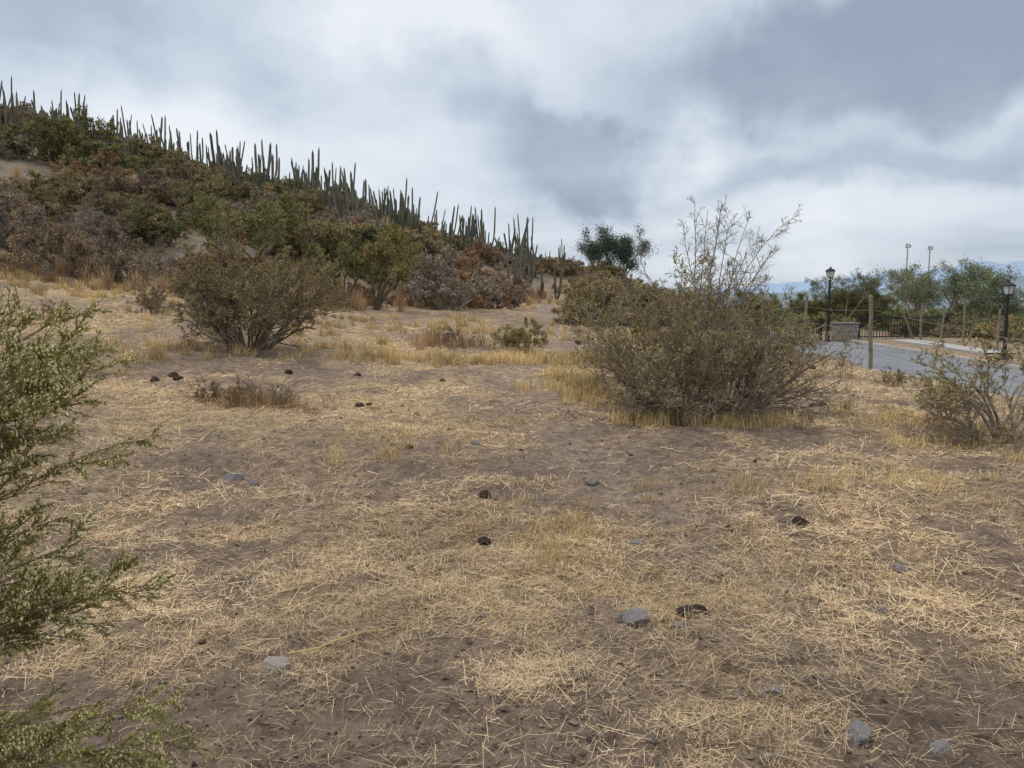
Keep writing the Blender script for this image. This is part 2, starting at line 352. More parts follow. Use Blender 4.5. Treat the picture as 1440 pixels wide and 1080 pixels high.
# ------------------------------------------------------------------ cacti
CM=[]
for j in range(10):
    r=np.random.default_rng(300+j);mb=MB();n=int(r.integers(2,7));K=10;lean=r.uniform(-.35,.35)
    for s in range(n):
        az=r.uniform(0,2*PI);hgt=r.uniform(1.4,3.9);out=r.uniform(.15,1.1)
        t=np.linspace(0,1,K);rad=out*(1-np.exp(-t*7))+r.uniform(-.05,.55)*t
        p=np.stack([np.cos(az)*rad+r.uniform(-.08,.08)*np.sin(t*5)+lean*t,np.sin(az)*rad,t*hgt-.1],-1)
        rb=r.uniform(.055,.085);R=rb*np.array([.8,.95,1,1,1,1,.97,.93,.8,.15]);p[-1]=p[-2]+(p[-1]-p[-2])*.5
        tubes(mb,p[None],R[None],14,0,star=.76)
    CM.append(mb.mesh('columnar_cactus_mesh',[M_cactus]))
rng=np.random.default_rng(9)
def cactus(x,y,s): put_on('columnar_cactus',CM[rng.integers(10)],x,y,(s*rng.uniform(.9,1.15),s,s*rng.uniform(.75,1.15)),rng.uniform(0,6.28),0,(rng.uniform(-.08,.08),rng.uniform(-.15,.10)))
for i in range(112):
    x=rng.uniform(-43,6);y=rng.uniform(55,62);cactus(x,y,rng.uniform(.6,1.05)*(.8 if x>1 else 1))
for i in range(26):
    x=rng.uniform(-10,2.5);y=rng.uniform(43,56);cactus(x,y,rng.uniform(.6,.95))
for i in range(24):
    x=rng.uniform(-34,-10);y=rng.uniform(44,55);cactus(x,y,rng.uniform(.6,.9))
for x,y,s in [(-15.8,46,1.05),(-15.2,46.5,1.0),(-16.5,47,1.0),(-9.6,45,1.15),(-8.8,44.6,1.0),(-9.1,46,1.1),(-14.4,58,1.25),(-10.5,52,1.15),(-20.5,56,1.2),(-17.6,57,1.2)]: cactus(x,y,s)

# ------------------------------------------------------------------ hero bushes
def hero_right():
    rng=np.random.default_rng(21);mb=MB()
    P,R,L=stems(rng,60,1.75,(4,64),.55,7,.18,.03,.018,(1.2,.9))
    lp=lambda p: np.clip((p[:,2]-.10)/.9,.08,.95)
    lmx=lambda p,r: np.where(r.random(len(p))<np.clip((p[:,2]-.3)/.9+np.where(p[:,0]<.1,.35,-.15),.08,.92),1,2)
    grow(mb,rng,P,R,L,[(7,.48,44,.12,.26,.02),(6,.5,50,.12,.26,.01),(5,.5,52,.1,.24,.01)],(8,.024,.013,.85),rmin=.0021,leafprob=lp,leafmat=lmx)
    P,R,L=stems(rng,36,1.25,(50,98),.5,6,.2,.0,.012,(1.25,.9))
    grow(mb,rng,P,R,L,[(7,.5,45,.15,.25,0),(6,.5,50,.1,.25,0),(4,.5,50,.1,.25,0)],(4,.022,.01,.5),rmin=.0021,leafmat=2)
    T=[((.05,0,.5),(.12,.1,2.8),(-.1,0,.1)),((.1,0,.5),(1.15,-.05,2.58),(-.25,0,.6)),((0,0,.5),(-.35,.1,2.5),(0,0,.1)),((.1,0,.5),(.4,.1,2.6),(0,0,.2)),((.1,.1,.5),(.75,.2,2.4),(-.1,0,.3)),((.2,0,.4),(1.3,.2,1.6),(0,0,.3)),
       ((-.1,0,.5),(-.8,.1,2.0),(0,0,.2)),((0,0,.5),(-.05,-.2,2.6),(-.1,0,.1)),((.1,0,.4),(.9,-.2,2.1),(0,0,.3)),((-.1,0,.4),(-1.15,0,1.65),(0,0,.2)),((0,0,.5),(.25,.2,2.7),(0,0,.2)),((0,0,.5),(-.2,-.1,2.7),(0,0,.2)),((.1,0,.5),(.6,.0,2.65),(0,0,.2)),((.1,0,.5),(1.0,.1,2.25),(-.1,0,.4))]
    P=np.stack([bez(rng,a,b,c,8)+np.cumsum(rng.normal(0,.02,(8,3)),0) for a,b,c in T])
    n=len(P);L=np.full(n,1.4);R=np.linspace(.011,.003,8)[None]*np.ones((n,1))
    grow(mb,rng,P,R,L,[(24,.22,50,.2,.18,.06),(8,.45,50,.15,.2,.04)],(2,.016,.008,.3),rmin=.0019)
    return mb.mesh('thorn_bush_mesh',[M_bark,M_olive,M_oliveb])
put_on('thorn_bush',hero_right(),2.36,9.75,(.95,.93,.95))
def hero_left():
    rng=np.random.default_rng(22);mb=MB()
    P,R,L=stems(rng,38,1.8,(5,62),.32,7,.16,.03,.028,(1.1,1))
    lp=lambda p: np.clip((p[:,2]-.25)/.7,0.03,1)
    grow(mb,rng,P,R,L,[(7,.48,42,.3,.22,.02),(6,.5,48,.15,.22,.02),(5,.5,50,.1,.2,.01)],(8,.034,.017,.85),rmin=.0035,leafprob=lp,leafmat=lambda p,r:np.where(r.random(len(p))<.45,1,2))
    return mb.mesh('thorn_bush_mesh',[M_barkdk,M_olive,M_oliveb])
put_on('thorn_bush',hero_left(),-4.85,14.5,(.98,.92,1.05))
def hero_edge():
    rng=np.random.default_rng(24);mb=MB()
    P,R,L=stems(rng,20,.95,(15,85),.3,7,.22,-.03,.014,(1.2,1))
    T=[((0,0,.0),(-.62,-.1,.02),(0,0,.75)),((0,0,0),(-.75,.1,.75),(-.1,0,.35)),((.05,0,0),(-.35,-.2,1.1),(-.1,0,.2)),((0,0,0),(.5,.1,1.05),(0,0,.3)),((.1,0,0),(.9,-.1,.4),(0,0,.5)),((0,0,0),(-.5,.2,.55),(0,0,.5))]
    P2=np.stack([bez(rng,a,b,c,7)+np.cumsum(rng.normal(0,.02,(7,3)),0) for a,b,c in T])
    P=np.concatenate([P,P2]);R=np.concatenate([R,np.linspace(.018,.006,7)[None]*np.ones((len(T),1))]);L=np.concatenate([L,np.full(len(T),1.1)])
    grow(mb,rng,P,R,L,[(9,.42,50,.2,.24,.02),(7,.48,52,.12,.24,.02),(4,.5,50,.1,.2,.02)],(8,.024,.013,.8),rmin=.0018,leafprob=lambda p:np.clip((p[:,2]-.30)/.5,.06,.95))
    return mb.mesh('arching_bush_mesh',[M_bark,M_olive])
put_on('arching_bush',hero_edge(),5.15,8.3,(1,1,.95))

def tree_mesh(name,seed,Ht,n=4,tilt=(8,30),leaf=(10,.06,.035,.95),wood=M_barkdk,lm=M_green,lv=None,r0=.06,scat=.03):
    rng=np.random.default_rng(seed);mb=MB()
    P,R,L=stems(rng,n,Ht*.8,tilt,.08,7,.12,.04,r0)
    grow(mb,rng,P,R,L,lv or [(8,.5,48,.5,.16,.02),(6,.5,50,.3,.2,.01),(5,.5,50,.2,.2,.0)],leaf,rmin=.006,scat=scat)
    return mb.mesh(name,[wood,lm])
put_on('small_thorn_tree',tree_mesh('small_thorn_tree_mesh',41,2.9,4,(8,34),lm=M_olive,leaf=(15,.06,.03,1)),-4.6,26.6,1.12)
put_on('small_thorn_tree',tree_mesh('small_thorn_tree_mesh',42,2.5,4,(10,34),lm=M_green,leaf=(13,.06,.03,1)),-5.75,27.2,1.0)
put_on('small_thorn_tree',tree_mesh('small_thorn_tree_mesh',43,2.8,6,(10,55),lm=M_green,leaf=(12,.065,.035,1)),-10.2,32,1.2)
elv=[(7,.42,42,.45,.16,.03),(6,.6,52,.2,.22,.0),(5,.62,55,.15,.25,-.04)]
put_on('eucalyptus_tree',tree_mesh('eucalyptus_tree_mesh',46,4.0,5,(4,24),leaf=(11,.13,.05,.9),wood=M_bark,lm=M_dkgreen,lv=elv,r0=.08,scat=.18),6.3,60,(.92,.92,1.08))
put_on('eucalyptus_tree',tree_mesh('eucalyptus_tree_mesh',47,4.3,5,(5,26),leaf=(11,.13,.05,.9),wood=M_bark,lm=M_dkgreen,lv=elv,r0=.08,scat=.18),8.5,61,(1.0,1.0,1.14))

TR=[tree_mesh('valley_tree_mesh',60,6,4,(5,30),leaf=(10,.11,.05,.8),lm=M_haze,wood=M_bark,r0=.08,scat=.08),
    tree_mesh('valley_tree_mesh',61,5,5,(8,40),leaf=(16,.12,.07,1),lm=M_green,r0=.10,scat=.12),
    tree_mesh('valley_tree_mesh',62,6,5,(5,35),leaf=(10,.11,.05,.8),lm=M_haze,wood=M_bark,r0=.08,scat=.1),
    tree_mesh('valley_tree_mesh',63,5,5,(8,45),leaf=(14,.12,.06,1),lm=M_oliveb,r0=.10,scat=.1)]
for i,x,y,s,rz in [(0,22.5,54,.84,0),(1,24,60,.76,2),(1,28,62,.8,3),(2,27,50,.94,1),(2,30,52,1.0,2),(2,28.6,54,.98,4),(0,33,54,.92,4),(0,25,49,.68,4),
    (3,36,60,.82,1),(3,39,62,.8,4),(1,19.8,60,.66,5),(1,42,66,.9,5),(0,34,49,.78,4),(3,34,66,.9,.4),(1,31,70,.95,.4),(1,17,56,.55,.4),(1,47,70,.85,.4),(1,37,54,.85,2),(3,26,57,.75,2),(1,22,57,.68,1),(1,35,60,.9,1),(1,40,56,.9,3),(1,31,57,.85,2.2),(1,25.5,55,.75,5)]:
    put_on('valley_tree',TR[i],x,y,(s*1.1,s*1.1,s*(1.0)),rz)
for x,y,s,k in [(20.5,41,.8,'olive'),(21.5,39,.7,'brown'),(22.5,36,.6,'olive'),(23,42,1.1,'green'),(25,38,.9,'green'),(25.5,41,1.2,'olive'),(19,46,.9,'green'),(17,44,.8,'green'),(22,45,1.0,'green'),(12.4,47,1.1,'green'),(10,44,1,'olive'),(9,40,1.1,'brown'),(22,31,.4,'brown'),(23.5,34,.8,'green'),(25,35,1.0,'green'),(21.6,42.5,.9,'green'),(24,44,1.1,'green'),(27,43,1.3,'green'),(18,43,.8,'olive')]:
    put_on({'olive':'olive_shrub','brown':'dry_shrub','green':'green_shrub'}[k],HS[k][rng.integers(2)],x,y,s,rng.uniform(0,6))

def tree_line():
    rng=np.random.default_rng(70);mb=MB()
    for i in range(520):
        y=rng.uniform(120,900);x=y*rng.uniform(.22,.85);h=rng.uniform(4,9);w=h*rng.uniform(.5,.9)
        n=110;p=rng.normal(size=(n,3));p=nrm(p)*rng.uniform(.5,1,(n,1))*np.array([w,w,h*.5])+np.array([x,y,-15+h*.5])
        leaves(mb,rng,p,nrm(rng.normal(size=(n,3))),h*.22,h*.16,int(rng.random()<.35))
    place('distant_tree_line',mb.mesh('distant_tree_line',[M_haze,M_green]))
tree_line()

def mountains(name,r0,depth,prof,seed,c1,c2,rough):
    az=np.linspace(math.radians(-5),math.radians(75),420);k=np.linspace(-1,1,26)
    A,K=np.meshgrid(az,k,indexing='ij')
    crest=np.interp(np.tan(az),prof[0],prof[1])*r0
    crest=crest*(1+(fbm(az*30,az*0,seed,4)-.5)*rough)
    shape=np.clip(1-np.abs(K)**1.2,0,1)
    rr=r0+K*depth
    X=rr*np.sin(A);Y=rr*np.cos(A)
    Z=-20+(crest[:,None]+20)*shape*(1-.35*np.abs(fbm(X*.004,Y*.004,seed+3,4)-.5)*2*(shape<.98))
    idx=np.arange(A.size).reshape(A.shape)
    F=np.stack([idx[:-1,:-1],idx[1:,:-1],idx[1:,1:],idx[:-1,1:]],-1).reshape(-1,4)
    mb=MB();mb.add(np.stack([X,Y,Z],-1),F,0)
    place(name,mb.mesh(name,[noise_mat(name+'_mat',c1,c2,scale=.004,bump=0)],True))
mountains('distant_mountains',4200,900,([.2,.3,.38,.45,.52,.6,.7,1.2],[.012,.016,.022,.030,.040,.049,.046,.06]),3,(.26,.34,.45),(.31,.39,.49),.35)  # blue-grey base colours stand in for atmospheric haze
mountains('distant_hills',1900,500,([.2,.3,.4,.5,.58,.65,.8],[.004,.008,.010,.014,.022,.03,.034]),8,(.15,.20,.23),(.21,.25,.26),.5)  # nearer ridge, a thinner haze tint put into its base colours

# ------------------------------------------------------------------ foreground feathery bush (left)
def fg_bush():
    rng=np.random.default_rng(81);mb=MB()
    base=np.array([-1.95,1.75,0])
    T=[(-1.0,1.9,1.40),(-1.12,1.95,1.55),(-1.02,1.75,1.45),(-1.10,1.8,1.28),(-1.05,1.95,1.20),(-1.22,1.7,1.57),(-1.35,1.9,1.60),(-1.15,2.0,1.46),(-1.3,1.8,1.4),(-1.35,1.75,1.25),(-1.15,1.85,1.34),(-1.28,1.9,1.5),(-1.25,1.7,1.32),(-1.2,1.8,1.2),(-1.1,1.85,1.42),(-1.35,1.85,1.15),
       (-.95,1.9,.90),(-1.0,1.8,1.00),(-1.10,1.7,.95),(-1.15,1.9,.86),(-1.05,1.85,.82),(-1.3,1.8,.98),(-1.15,1.8,1.04),(-1.25,1.85,.88),(-1.02,1.75,.91),(-1.35,1.8,.85),
       (-.90,1.9,.48),(-.93,1.75,.44),(-.96,2.0,.52),(-1.05,1.85,.58),(-1.08,1.75,.42),(-1.15,1.9,.48),(-.98,1.7,.34),(-1.25,1.8,.56),(-1.15,1.85,.34),(-1.05,1.8,.50),(-1.3,1.75,.4),(-1.35,1.85,.5),(-1.5,1.8,1.5),(-1.6,1.7,1.1),(-1.55,1.9,.7),(-1.9,1.7,1.6),(-2.2,1.8,1.4),(-2.4,1.6,1.0)]
    P=[]
    for t in T:
        t=np.array(t);s=base+np.array([rng.uniform(-.1,.1),rng.uniform(-.1,.1),0]);s[2]=max(0,t[2]*.55-.1)
        P.append(bez(rng,s,t+rng.normal(0,.02,3),(-.05,0,.10),9))
    P=np.stack(P);n=len(P);L=np.linalg.norm(P[:,-1]-P[:,0],axis=1);R=np.linspace(.008,.0018,9)[None]*np.ones((n,1))
    tubes(mb,P,R,5,0)
    a=spawn(rng,P,R,L,18,.21,30,.36,5,.10,-.01);tubes(mb,a[0],np.maximum(a[1],.0011),4,0)
    b=spawn(rng,*a,8,.42,36,.10,4,.11,.0);tubes(mb,b[0],np.maximum(b[1],.0008),3,0)
    for (PP,k) in [(a[0],36),(b[0],22),(P[:,4:],90)]:
        pos,D=along(rng,PP,k,.05);D=nrm(D+rng.normal(0,.42,D.shape));leaves(mb,rng,pos,D,.013,.0030,1)
    tips=np.concatenate([b[0][:,-1],b[0][:,-2],b[0][:,-1]]);tips=np.concatenate([tips,along(rng,a[0],5,.4)[0]])
    tips=tips[rng.random(len(tips))<.8];n=len(tips);tips=np.repeat(tips,2,0)+rng.normal(0,.005,(2*n,3));n=2*n
    o=np.array([[1,0,0],[-1,0,0],[0,1,0],[0,-1,0],[0,0,1.8],[0,0,-1.4]])*.0027
    F=np.array([[0,2,4],[2,1,4],[1,3,4],[3,0,4],[2,0,5],[1,2,5],[3,1,5],[0,3,5]])
    V=tips[:,None,:]+o[None]*rng.uniform(.7,1.3,(n,1,1))+rng.normal(0,.0004,(n,6,3))
    mb.add(V,(F[None]+np.arange(n)[:,None,None]*6).reshape(-1,3),2)
    place('feathery_bush',mb.mesh('feathery_bush',[M_twig,M_fgleaf,M_bud]))
fg_bush()

# ------------------------------------------------------------------ straw litter, grass, weeds
def blades(mb,rng,x,y,ln,wd,lean,mat=0,z0=-.01):
    n=len(x);az=rng.uniform(0,2*PI,n);d=np.stack([np.cos(az),np.sin(az),0*az],-1);s=np.stack([-np.sin(az),np.cos(az),0*az],-1)
    b=np.stack([x,y,H(x,y)+z0],-1);l=ln[:,None];le=lean[:,None];w=wd[:,None]
    up=np.array([0,0,1.])
    m=b+(up*np.cos(le*.6)+d*np.sin(le*.6))*l*.55
    t=m+(up*np.cos(le*1.3)+d*np.sin(le*1.3))*l*.45
    V=np.stack([b-s*w*.5,b+s*w*.5,m+s*w*.4,m-s*w*.4,t],1)
    i=np.arange(n)[:,None]*5
    base=mb.n
    mb.add(V,i+np.array([[0,1,2,3]]),mat)
    mb.f.append(base+i+np.array([[3,2,4]]));mb.m.append(np.full(n,mat))
def litter():
    rng=np.random.default_rng(90);N=480000
    r=np.exp(rng.uniform(math.log(1.8),math.log(22),N));th=np.radians(rng.uniform(-42,42,N))
    x=r*np.sin(th);y=r*np.cos(th);s=straw_mask(x,y)
    fine=fbm(x*6,y*6,99,2)
    keep=(rng.random(N)<np.clip(.07+.95*s**1.6,0,1)*np.clip(-.3+2.6*fine,.05,1.3))&(x<XL(y)-.5)&(y<foot(x)+2)
    x,y,r,s=x[keep],y[keep],r[keep],s[keep];n=len(x)
    ln=rng.gamma(1.4,.032,n)+.008;ln=np.minimum(ln,.30)*(1+.03*r);wd=np.maximum(.0013,.00044*r)*rng.uniform(.5,1.9,n)
    az=fbm(x*.9,y*.9,95,2)*9+rng.normal(0,1.2,n);el=rng.normal(.08,.28,n)
    S=nrm(np.stack([-np.sin(az),np.cos(az),rng.normal(0,.4,n)],-1))
    D=np.stack([np.cos(az)*np.cos(el),np.sin(az)*np.cos(el),np.sin(el)],-1)
    c=np.stack([x,y,H(x,y)+.004+rng.exponential(.010,n)],-1)
    a=c-D*ln[:,None]*.5;b=c+D*ln[:,None]*.5;w=S*wd[:,None]*.5
    V=np.stack([a-w,a+w,b+w*.6,b-w*.6],1)
    mb=MB();mb.add(V,np.arange(n*4).reshape(n,4),0)
    place('straw_litter',mb.mesh('straw_litter',[M_straw]))
litter()
def grass():
    rng=np.random.default_rng(91);mb=MB()
    C=9000;r=np.exp(rng.uniform(math.log(2),math.log(34),C));th=np.radians(rng.uniform(-44,44,C));cx=r*np.sin(th);cy=r*np.cos(th)
    s=straw_mask(cx,cy);k=(rng.random(C)<s**2.5*.8)&(cx<9)&(cy<foot(cx)+3);cx,cy,r=cx[k],cy[k],r[k]
    m=10;x=np.repeat(cx,m);y=np.repeat(cy,m);rr=np.repeat(r,m);n=len(x);x=x+rng.normal(0,.035,n);y=y+rng.normal(0,.035,n)
    blades(mb,rng,x,y,rng.uniform(.03,.10,n)*(1+.02*rr),np.maximum(.0015,.0005*rr),rng.uniform(.2,1.5,n))
    def patch(cx,cy,sx,sy,n,h,mat=0,w=None,lean=(.1,.8)):
        g=max(6,n//45);gx=rng.normal(cx,sx,g);gy=rng.normal(cy,sy,g);i=rng.integers(0,g,n)
        x=gx[i]+rng.normal(0,.06,n);y=gy[i]+rng.normal(0,.06,n);rr=math.hypot(cx,cy)
        blades(mb,rng,x,y,rng.uniform(.35,1.1,n)*h,np.full(n,w or max(.002,.0006*rr)),rng.uniform(lean[0],lean[1],n),mat)
    patch(.2,5.3,.35,.3,900,.16);patch(.55,4.9,.4,.2,500,.14);patch(.9,4.1,.5,.18,1400,.10,lean=(.6,1.6));patch(.1,4.2,.4,.2,700,.10,lean=(.6,1.5))
    patch(-.9,7.6,.4,.4,600,.16);patch(1.1,11.3,.3,.6,1800,.26);patch(.9,12.4,.3,.5,1300,.24);patch(2.3,8.9,.5,.12,1000,.20);patch(1.75,9.3,.2,.25,1000,.28);patch(2.9,9.0,.4,.15,500,.16)
    patch(-.2,14.8,1.8,.35,4200,.22);patch(1.2,15.6,1.0,.5,2400,.26);patch(-2.6,15.3,1.2,.4,1500,.22);patch(-4.6,13.9,1.2,.5,500,.18)
    patch(4.7,9.3,.5,.7,1800,.14);patch(3.1,6.3,.5,.3,700,.14);patch(2.0,6.1,.5,.3,600,.12);patch(-6,13.5,1,.6,1200,.26);patch(5,8.1,.5,.3,700,.18);patch(5.6,7,.5,.3,700,.16)
    patch(-3.4,9.9,.35,.2,500,.32,1);patch(-3.1,9.8,.4,.2,500,.24,1);patch(-1.3,17,.5,.3,700,.4,1);patch(3.5,22,1.5,1.5,2500,.3);patch(-1,22,2.5,2,2500,.25);patch(-6,20,2.5,2,2500,.25);patch(5,17,1.5,2,1500,.22)
    for i in range(50):
        x=rng.uniform(-21,1.5);y=foot(x)+rng.uniform(-3.0,4.5);patch(x,y,.9,.6,420,rng.uniform(.35,1.0),1,.014)
    for i in range(30):
        x=rng.uniform(-19,1.5);y=foot(x)+rng.uniform(-5,1);patch(x,y,.9,.5,300,rng.uniform(.2,.5),0,.012)
    for i in range(110):
        x=rng.uniform(-45,-2);y=rng.uniform(30,60)
        if y<foot(x):continue
        patch(x,y,1.0,.8,350,rng.uniform(.5,.9),int(rng.random()<.75),.022)
    place('dry_grass',mb.mesh('dry_grass',[M_grass,M_weed]))
grass()
lowm=shrub_mesh('low_dry_shrub_mesh',140,.45,n=16,tilt=(5,70),leaf=(5,.012,.006,.5),wood=M_twig,lm=M_oliveb,rmin=.0035,r0=.01,spread=.12)
put_on('low_green_shrub',shrub_mesh('low_green_shrub_mesh',141,.62,n=14,tilt=(15,65),leaf=(10,.03,.014,.9),wood=M_twig,lm=M_olive,rmin=.004,r0=.012,spread=.15),.28,17.4,(1.1,1,1.15))
for x,y,s,rz in [(-3.35,9.9,.75,0),(-3.9,10.0,.6,2),(-2.9,9.8,.6,1),(-1.25,17.2,.9,0),(-1.7,17.3,.6,4),(-8.6,19,1.2,1),(-9.2,20,1.1,2),(-7.9,22,1.4,4),(-10,17,.9,3),(6.6,13.6,.7,1)]:
    put_on('low_dry_shrub',lowm,x,y,s,rz)

# ------------------------------------------------------------------ stones, dung, twigs, gravel
def lump(name,seed,mat,sub=2,amp=.3,sharp=False):
    r=np.random.default_rng(seed);bm=bmesh.new();bmesh.ops.create_icosphere(bm,subdivisions=sub,radius=.5)
    pl=[(nrm(r.normal(size=3)),r.uniform(.24,.42)) for _ in range(9)]
    for v in bm.verts:
        p=np.array(v.co)
        if sharp:
            for n,d in pl:
                e=p@n-d
                if e>0:p=p-n*e
        else:
            a=math.sin(p[0]*11+seed)*math.cos(p[1]*13)*.5+math.sin(p[2]*15+seed*2)*.5
            p=p*(1+amp*a*.5+r.normal(0,.07))
        v.co=p
    me=bpy.data.meshes.new(name);bm.to_mesh(me);bm.free();me.materials.append(mat);return me
RK=[lump('rock_mesh',500+i,M_rock,3,sharp=True) for i in range(4)]+[lump('rock_mesh',504,M_rockp,3,sharp=True)]
DG=[lump('cow_dung_mesh',520+i,M_dung,3,.35) for i in range(3)]
rng=np.random.default_rng(12)
for x,y,s,k in [(-1.04,3.3,.16,4),(.62,3.71,.17,0),(.55,3.77,.12,2),(.83,3.66,.11,1),(1.04,2.96,.10,2),(1.23,2.63,.14,3),(1.5,2.6,.11,3),(.67,6.47,.14,0),(-.38,7.97,.13,1),(2.33,4.6,.12,2),(.8,4.92,.12,3),(-2.4,6.7,.18,3),(-2.2,6.6,.1,0),(.2,4.95,.07,1),(-.15,3.75,.08,2),(.9,3.0,.05,0),(-.65,5.1,.07,0),(1.55,5.3,.07,1),(3.1,7.4,.10,2),(-1.5,4.4,.06,1),(2.2,3.3,.06,2),(1.9,3.9,.07,1)]:
    put_on('rock',RK[k],x,y,(s,s*.8,s*.6),rng.uniform(0,6),s*.06)
for x,y,s in [(.87,3.8,.09),(.94,3.83,.08),(.90,3.87,.07),(1.99,5.33,.09),(2.05,5.35,.05),(-.19,5.14,.09),(-.21,5.93,.09),(-1.01,7.6,.08),(-2.02,5.33,.05),(-1.95,10,.11),(-1.85,10.1,.08),(-1.16,9.5,.08),(-3.5,12.3,.13),(-4.9,11.5,.13),(-5.2,11.4,.12),(-5.05,11.7,.13),(-2.4,12.2,.10),(4.1,10.6,.12),(4.25,10.7,.1),(4.5,10.5,.08),(6.1,16,.15),(1.6,19,.16),(2.2,7.0,.05),(-.7,8.7,.06),(-1.1,12.4,.08)]:
    put_on('cow_dung',DG[rng.integers(3)],x,y,(s*1.1,s,s*.75),rng.uniform(0,6),s*.12)
def gravel():
    rng=np.random.default_rng(13);N=22000
    r=np.exp(rng.uniform(math.log(1.9),math.log(12),N));th=np.radians(rng.uniform(-42,42,N));x=r*np.sin(th);y=r*np.cos(th)
    s=rng.gamma(1.2,.0032,N)+.002;s=np.minimum(s,.028)
    o=np.array([[1,0,0],[-1,.1,0],[0,1,.1],[0.1,-1,0],[0,0,.7],[0,0,-.7]])
    F=np.array([[0,2,4],[2,1,4],[1,3,4],[3,0,4],[2,0,5],[1,2,5],[3,1,5],[0,3,5]])
    V=np.stack([x,y,H(x,y)+s*.2],-1)[:,None]+(o[None]+rng.normal(0,.22,(N,6,3)))*s[:,None,None]
    m=island_mat('clod',[(.14,.10,.075),(.24,.18,.13),(.10,.072,.055),(.30,.25,.21)],noise=3)
    mb=MB();mb.add(V,(F[None]+np.arange(N)[:,None,None]*6).reshape(-1,3),0);place('gravel',mb.mesh('gravel',[m]))
    mb=MB();P=[];R=[]
    n=260
    r=np.exp(rng.uniform(math.log(2.2),math.log(11),n));th=np.radians(rng.uniform(-38,38,n))
    for i in range(n):
        a=rng.uniform(0,PI);l=rng.uniform(.05,.26);p=np.array([r[i]*math.sin(th[i]),r[i]*math.cos(th[i])])
        t=np.linspace(-.5,.5,5)[:,None];q=p+t*l*np.array([math.cos(a),math.sin(a)])+rng.normal(0,.006,(5,2))
        z=H(q[:,0],q[:,1])+.008+rng.uniform(0,.01);P.append(np.concatenate([q,z[:,None]],1));R.append(np.full(5,rng.uniform(.0012,.003)))
    tubes(mb,np.stack(P),np.stack(R),4,0)
    q=np.stack([np.linspace(-1.02,-.50,9),np.linspace(3.42,3.74,9)+rng.normal(0,.004,9)],1);z=H(q[:,0],q[:,1])+.018
    tubes(mb,np.concatenate([q,z[:,None]],1)[None],np.linspace(.005,.0025,9)[None],5,1)
    place('fallen_twigs',mb.mesh('fallen_twigs',[M_twig,M_grass]))
gravel()

# ------------------------------------------------------------------ fences, lamps, gate
def post(x,y,h,r=.05,tilt=(0,0)):
    rg=np.random.default_rng(int(abs(x*77+y*31)));mb=MB()
    z=np.array([-.3,.3,.8,1.2,h-.03,h]);p=np.stack([rg.normal(0,.012,6),rg.normal(0,.012,6),z],-1)
    tubes(mb,p[None],np.array([r*1.1,r,r*.95,r*.9,r*.85,r*.2])[None],9,0)
    for zz in (.45,.9,1.3):
        if zz<h: lathe(mb,[(r*1.02,zz-.012),(r*1.14,zz-.006),(r*1.14,zz+.006),(r*1.02,zz+.012)],9,(0,0,0),1)
    put_on('wooden_fence_post',mb.mesh('wooden_fence_post',[M_wood,M_wire]),x,y,1,0,0,tilt)
def wires(name,pts,hs,posts=True):
    mb=MB()
    for a,b in zip(pts[:-1],pts[1:]):
        for h in hs:
            t=np.linspace(0,1,8);x=a[0]+(b[0]-a[0])*t;y=a[1]+(b[1]-a[1])*t
            za=float(H(*a[:2]))+h;zb=float(H(*b[:2]))+h;z=za+(zb-za)*t-.05*np.sin(t*PI)
            tubes(mb,np.stack([x,y,z],-1)[None],np.full((1,8),.0045),4,0)
    place(name,mb.mesh(name,[M_wire]))
near=[(9.3,12.0),(7.75,17.0),(8.05,21.8),(8.9,28.0),(10.2,33.5),(11.2,36.8)]
for i,(x,y) in enumerate(near): post(x,y,1.62,.045,(0.02*(-1)**i,.03*(-1)**i))
wires('wire_fence',near,(.45,.9,1.3))
farp=[(19.5,37.6),(19.6,36),(19.6,34.2),(19.7,32),(19.9,29.5),(20.2,26.5)]
for i,(x,y) in enumerate(farp): post(x,y,1.75,.055,(.03*(-1)**i,-.04*(-1)**i))
post(19.2,37.7,1.7,.05,(0,-.42));post(19.3,29.0,1.8,.05,(0,.45))
wires('wire_fence',farp,(.45,.9,1.3))
def lamp(x,y,h,z):
    mb=MB()
    lathe(mb,[(0,0),(.13,0),(.13,.08),(.09,.14),(.10,.35),(.065,.42),(.055,.6),(.05,h*.5),(.06,h*.5+.02),(.06,h*.5+.06),(.048,h*.5+.09),(.042,h-.62),(.06,h-.6),(.06,h-.56),(.03,h-.53),(.03,h-.47),(.10,h-.45)],14)
    q=PI/4
    lathe(mb,[(.0,h-.452),(.115,h-.45),(.125,h-.42),(.10,h-.418)],4,mat=0,ph=q)
    lathe(mb,[(.098,h-.418),(.165,h-.13)],4,mat=1,ph=q)
    for k in range(4):
        a=q+k*PI/2;tubes(mb,np.array([[[.106*math.cos(a),.106*math.sin(a),h-.42],[.175*math.cos(a),.175*math.sin(a),h-.12]]]),np.array([[.014,.014]]),4,0)
    lathe(mb,[(.16,h-.135),(.205,h-.13),(.205,h-.10),(.13,h-.03),(.06,h),(.045,h+.03),(.02,h+.05),(.028,h+.08),(0,h+.12)],4,mat=0,ph=q)
    for s in (-1,1): tubes(mb,np.array([[[0,0,h-.72],[s*.16,0,h-.72],[s*.2,0,h-.70]]]),np.array([[.012,.012,.012]]),5,0)
    place('street_lamp',mb.mesh('street_lamp',[M_iron,M_glass]),(x,y,z),(0,0,.3),(1.15,1.15,1))
lamp(15.25,38.1,3.5,float(zroad(38.1))-.03)
lamp(18.15,29.0,2.85,float(H(18.15,29))-.02)
